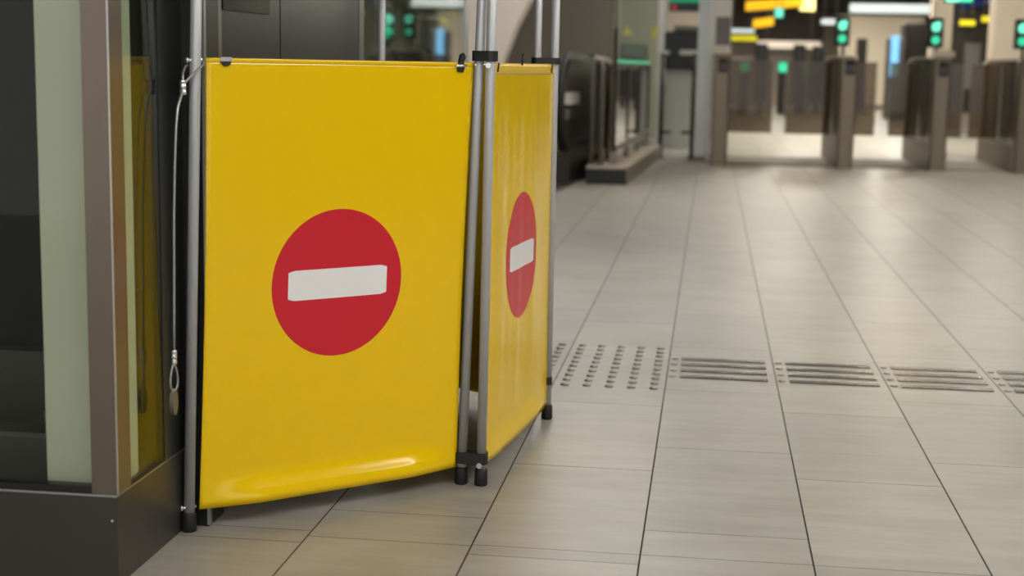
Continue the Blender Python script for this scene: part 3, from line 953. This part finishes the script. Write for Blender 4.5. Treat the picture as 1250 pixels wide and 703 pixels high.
# grey back of an information panel on the first gate (built while the gate stands at the origin)
o = MB().box(.0, .19, .03, .08, 1.37, 2.3).build('panel_frame', 'frame_pale', g1)
MB().box(.012, .178, .018, .029, 1.395, 1.72).build('info_panel', 'panel_grey', o)
MB().box(-.01, .20, .0, .10, 1.2965, 1.369).build('panel_collar', 'gate_cap', g1)
g1.location = (.01, 17.62, 0)
g2 = make_gate('second ticket gate from the left, right of the widest passage, with two green lights', .555, .345)
g2.location = (1.465, 17.60, 0)
g3 = dup(g2, (2.515, 17.62, 0), 'third ticket gate from the left with a beige ledge on top and two green lights')
g4 = dup(g2, (3.478, 17.66, 0), 'fourth ticket gate, rightmost, cut by the edge of the photo, with two green lights')
for g in (g3, g4):
    for ch in list(g.children):
        if ch.name.startswith('wing'):
            xs = [v.co.x for v in ch.data.vertices]
            if min(xs) < -.1:
                ch.data = ch.data.copy()
                mx = min(xs)
                for v in ch.data.vertices:
                    v.co.x *= .622
                for e in ch.children:
                    e.data = e.data.copy()
                    for v in e.data.vertices: v.co.x *= .622
                    e.parent = ch
MB().box(2.50, 2.73, 17.60, 17.72, 1.2965, 1.37).build('ledge', 'gate_cap', g3)

# threshold mats between the gates
for i, (xa, xb, lab) in enumerate(((.22, 1.445, 'wide grey threshold mat in the passage between first and second gate'), (1.675, 2.495, 'grey threshold mat between second and third gate'), (2.725, 3.455, 'grey threshold mat between third and fourth gate'))):
    tag(MB().box(xa, xb, 17.75, 19.55, .0005, .006).build('threshold_mat', 'mat_grey', origin=((xa + xb) / 2, 18.6, 0)), lab, 'floor mat')

# a second gate line seen through the glass of the lift
g5 = dup(g2, (-3.62, 17.6, 0), 'ticket gate with bright green light seen through the glass lift')
g6 = dup(g2, (-4.75, 21.5, 0), 'ticket gate with smaller green light seen through the glass lift, farther left')

# columns
def column(x, y, wx, wy, label, name='column', m='column_cream'):
    t = thing(name, (x, y, 0), label, 'column')
    MB().box(x - wx / 2, x + wx / 2, y - wy / 2, y + wy / 2, .0, 3.3, c=.02).build('shaft', m, t)
    MB().box(x - wx / 2 - .015, x + wx / 2 + .015, y - wy / 2 - .015, y + wy / 2 + .015, 0, .12).build('base', 'gate_steel', t)
    return t


column(3.98, 21.2, .46, .46, 'thick cream column behind the fourth ticket gate')
column(3.12, 21.5, .28, .28, 'slim cream column behind the third ticket gate')
column(-3.93, 20.7, .25, .25, 'slim cream column seen through the glass lift')

# green light above third gate
hg = thing('hanging_signal', (3.15, 20.0, 3.3), 'green overhead signal above the third ticket gate at the top edge', 'sign')
MB().box(2.93, 3.30, 20.0, 20.08, 2.02, 2.25).build('box', 'sign_body', hg)
MB().box(2.95, 3.12, 19.985, 19.999, 2.03, 2.14).build('arrow_light', 'signal_mint', hg)
MB().box(3.13, 3.28, 19.985, 19.999, 2.03, 2.14).build('green_light', 'signal_green', hg)
MB().tube([(3.11, 20.04, 2.25), (3.11, 20.04, 3.3)], .015, 8).build('hanger', 'esc_steel', hg)

# far hall: second line of machines with green lights
fm = thing('validator_post', (0, 0, 0), 'far dark machine with green light, leftmost behind the widest passage', 'machine', 'far machines with green lights')
MB().box(-.10, .10, 0, .5, 0, 1.32, c=.03).build('body', 'esc_dark', fm)
MB().box(.26, .56, .1, .5, .28, 1.75, c=.03).build('screen', 'machine_black', fm)
MB().box(.36, .46, .12, .5, 0, .279).build('stand', 'esc_dark', fm)
MB().box(-.10, .10, -.06, -.001, 1.05, 1.29).build('green_light', 'signal_green', fm)
fm.location = (.80, 38.0, 0)
dup(fm, (1.76, 38.5, 0), 'far dark machine with the brightest green light, in the middle behind the widest passage')
dup(fm, (2.34, 40.0, 0), 'far dark machine with green light, rightmost behind the widest passage')

# lit signs under the far ceiling
def lit_board(x0, x1, y, z0, z1, m, label, name='lit_sign', cat='sign', tilt=0.0):
    xc = (x0 + x1) / 2
    t = thing(name, (xc, y, 3.3), label, cat)
    hw = (x1 - x0) / 2
    MB().prism([(-hw, z0), (hw, z0 + tilt), (hw, z1 + tilt), (-hw, z1)], lambda a, b, d: (xc + a, d, b), y, y + .06).build('face', m, t)
    MB().prism([(-hw - .02, z0 - .02), (hw + .02, z0 + tilt - .02), (hw + .02, z1 + tilt + .02), (-hw - .02, z1 + .02)], lambda a, b, d: (xc + a, d, b), y + .061, y + .14).build('housing', 'sign_body', t)
    for s in (-.7, .7):
        MB().tube([(xc + hw * s, y + .1, z1 + tilt * .5), (xc + hw * s, y + .1, 3.3)], .012, 8).build('hanger', 'esc_steel', t)
    return t


lit_board(.80, 2.25, 40.0, 2.62, 2.86, 'glow_yellow', 'long slanting yellow lit board at the top, above the widest passage', tilt=.14)
lit_board(2.22, 2.62, 40.5, 2.66, 3.1, 'glow_pale_yellow', 'pale yellow lit board right of the long yellow board')
lit_board(1.05, 1.60, 41.5, 2.22, 2.44, 'glow_yellow', 'short yellow lit board in the middle of the three yellow boards', tilt=.08)
lit_board(.40, 1.20, 43.0, 1.90, 2.04, 'sign_yellow', 'low dim yellow lit board above the leftmost far machine')
lit_board(.28, 1.10, 42.0, 2.10, 2.20, 'lamp_strip', 'white tubular lamp left of the yellow boards', 'lamp', 'lamp')
lit_board(1.55, 1.75, 39.5, 2.45, 2.68, 'signal_mint', 'small pale green lit sign between the yellow boards')
lit_board(2.70, 3.15, 39.0, 2.28, 2.40, 'lamp_strip', 'short white lamp left of the second gate light', 'lamp', 'lamp')
lit_board(3.40, 5.55, 39.0, 2.58, 2.80, 'lamp_strip', 'long white strip lamp at the top right, above the passage right of the second gate', 'lamp', 'lamp')
lit_board(1.3, 3.2, 46.0, 1.74, 1.96, 'wall_light', 'pale horizontal board above the far machines')
lit_board(4.72, 5.0, 30.0, 2.03, 2.13, 'sign_yellow', 'small yellow oval lamp, lower of the two by the dark board', 'lamp', 'lamp')
lit_board(5.13, 5.45, 30.0, 2.10, 2.21, 'sign_yellow', 'small yellow oval lamp, upper of the two by the dark board', 'lamp', 'lamp')
lit_board(5.15, 5.85, 33.0, 2.44, 2.72, 'blue_board', 'blue slanting board at the top right behind the third gate', tilt=.12)
lit_board(-5.25, -4.95, 30.0, 2.03, 2.13, 'sign_yellow', 'lower yellow oval lamp seen through the glass lift', 'lamp', 'lamp')
lit_board(-5.65, -5.35, 30.0, 1.92, 2.04, 'sign_yellow', 'upper yellow oval lamp seen through the glass lift', 'lamp', 'lamp')

db = thing('dark_kiosk', (5.2, 30.5, 0), 'dark kiosk between the cream columns behind the third gate', 'kiosk')
MB().box(4.55, 5.95, 30.4, 32, .35, 2.35, c=.02).build('body', 'esc_dark', db)
MB().box(4.9, 5.2, 30.36, 30.399, .8, 1.7).build('poster', 'panel_grey', db)
MB().box(4.55, 5.95, 30.45, 32, 0, .349).build('base', 'wall_beige', db)
dk = thing('vending_machine', (5.0, 36, 0), 'tall dark machine with a vertical blue light right of the second gate', 'machine')
MB().box(4.45, 5.10, 36.0, 37.0, 0, 2.25, c=.03).build('body', 'esc_dark', dk)
MB().box(4.12, 4.44, 36.0, 37.0, 0, 1.9, c=.03).build('side_unit', 'panel_grey', dk)
MB().box(4.12, 4.30, 35.93, 35.999, 1.0, 1.95, c=.0).build('blue_light', 'glow_blue', dk)
pw = thing('cream_partition', (4.4, 46, 0), 'far cream partition wall right of the second gate light, behind the blue light', 'partition')
MB().box(3.75, 6.2, 46.0, 46.3, 0.1, 2.75).build('panel', 'column_cream', pw)
MB().box(3.75, 6.2, 45.98, 46.32, 0, .099).build('skirting', 'gate_steel', pw)
dd = thing('dark_board', (3.6, 40, 0), 'narrow dark upright board in front of the far cream wall', 'board')
MB().box(3.72, 3.98, 40.0, 40.3, .0, 1.95, c=.01).build('board', 'esc_dark', dd)
MB().box(3.62, 4.08, 39.9, 40.4, .0, .08, c=.01).build('foot', 'esc_steel', dd)
fw = tag(MB().box(-.4, 2.75, 47.0, 47.3, 0, 1.5).build('partition', 'wall_beige', origin=(1.2, 47.1, 0)), 'tan partition far behind the green-lit machines', 'partition')
pb = thing('cream_partition', (-6.5, 36, 0), 'cream backdrop added to brighten the view through the glass lift', 'partition')
MB().box(-9.5, -5.2, 36.0, 36.3, 0.1, 3.0).build('panel', 'column_cream', pb)  # bright backing added for the view through the lift
MB().box(-9.5, -5.2, 35.98, 36.32, 0, .099).build('skirting', 'gate_steel', pb)
fd = thing('dark_cabin', (-4.6, 24, 0), 'dark cabin seen through the glass lift below the yellow lamps', 'kiosk')
MB().box(-5.2, -4.15, 27.0, 28.5, 0, 1.75, c=.02).build('body', 'door_dark', fd)
MB().box(-5.25, -4.1, 26.9, 28.5, 1.751, 1.82).build('roof', 'frame_pale', fd)
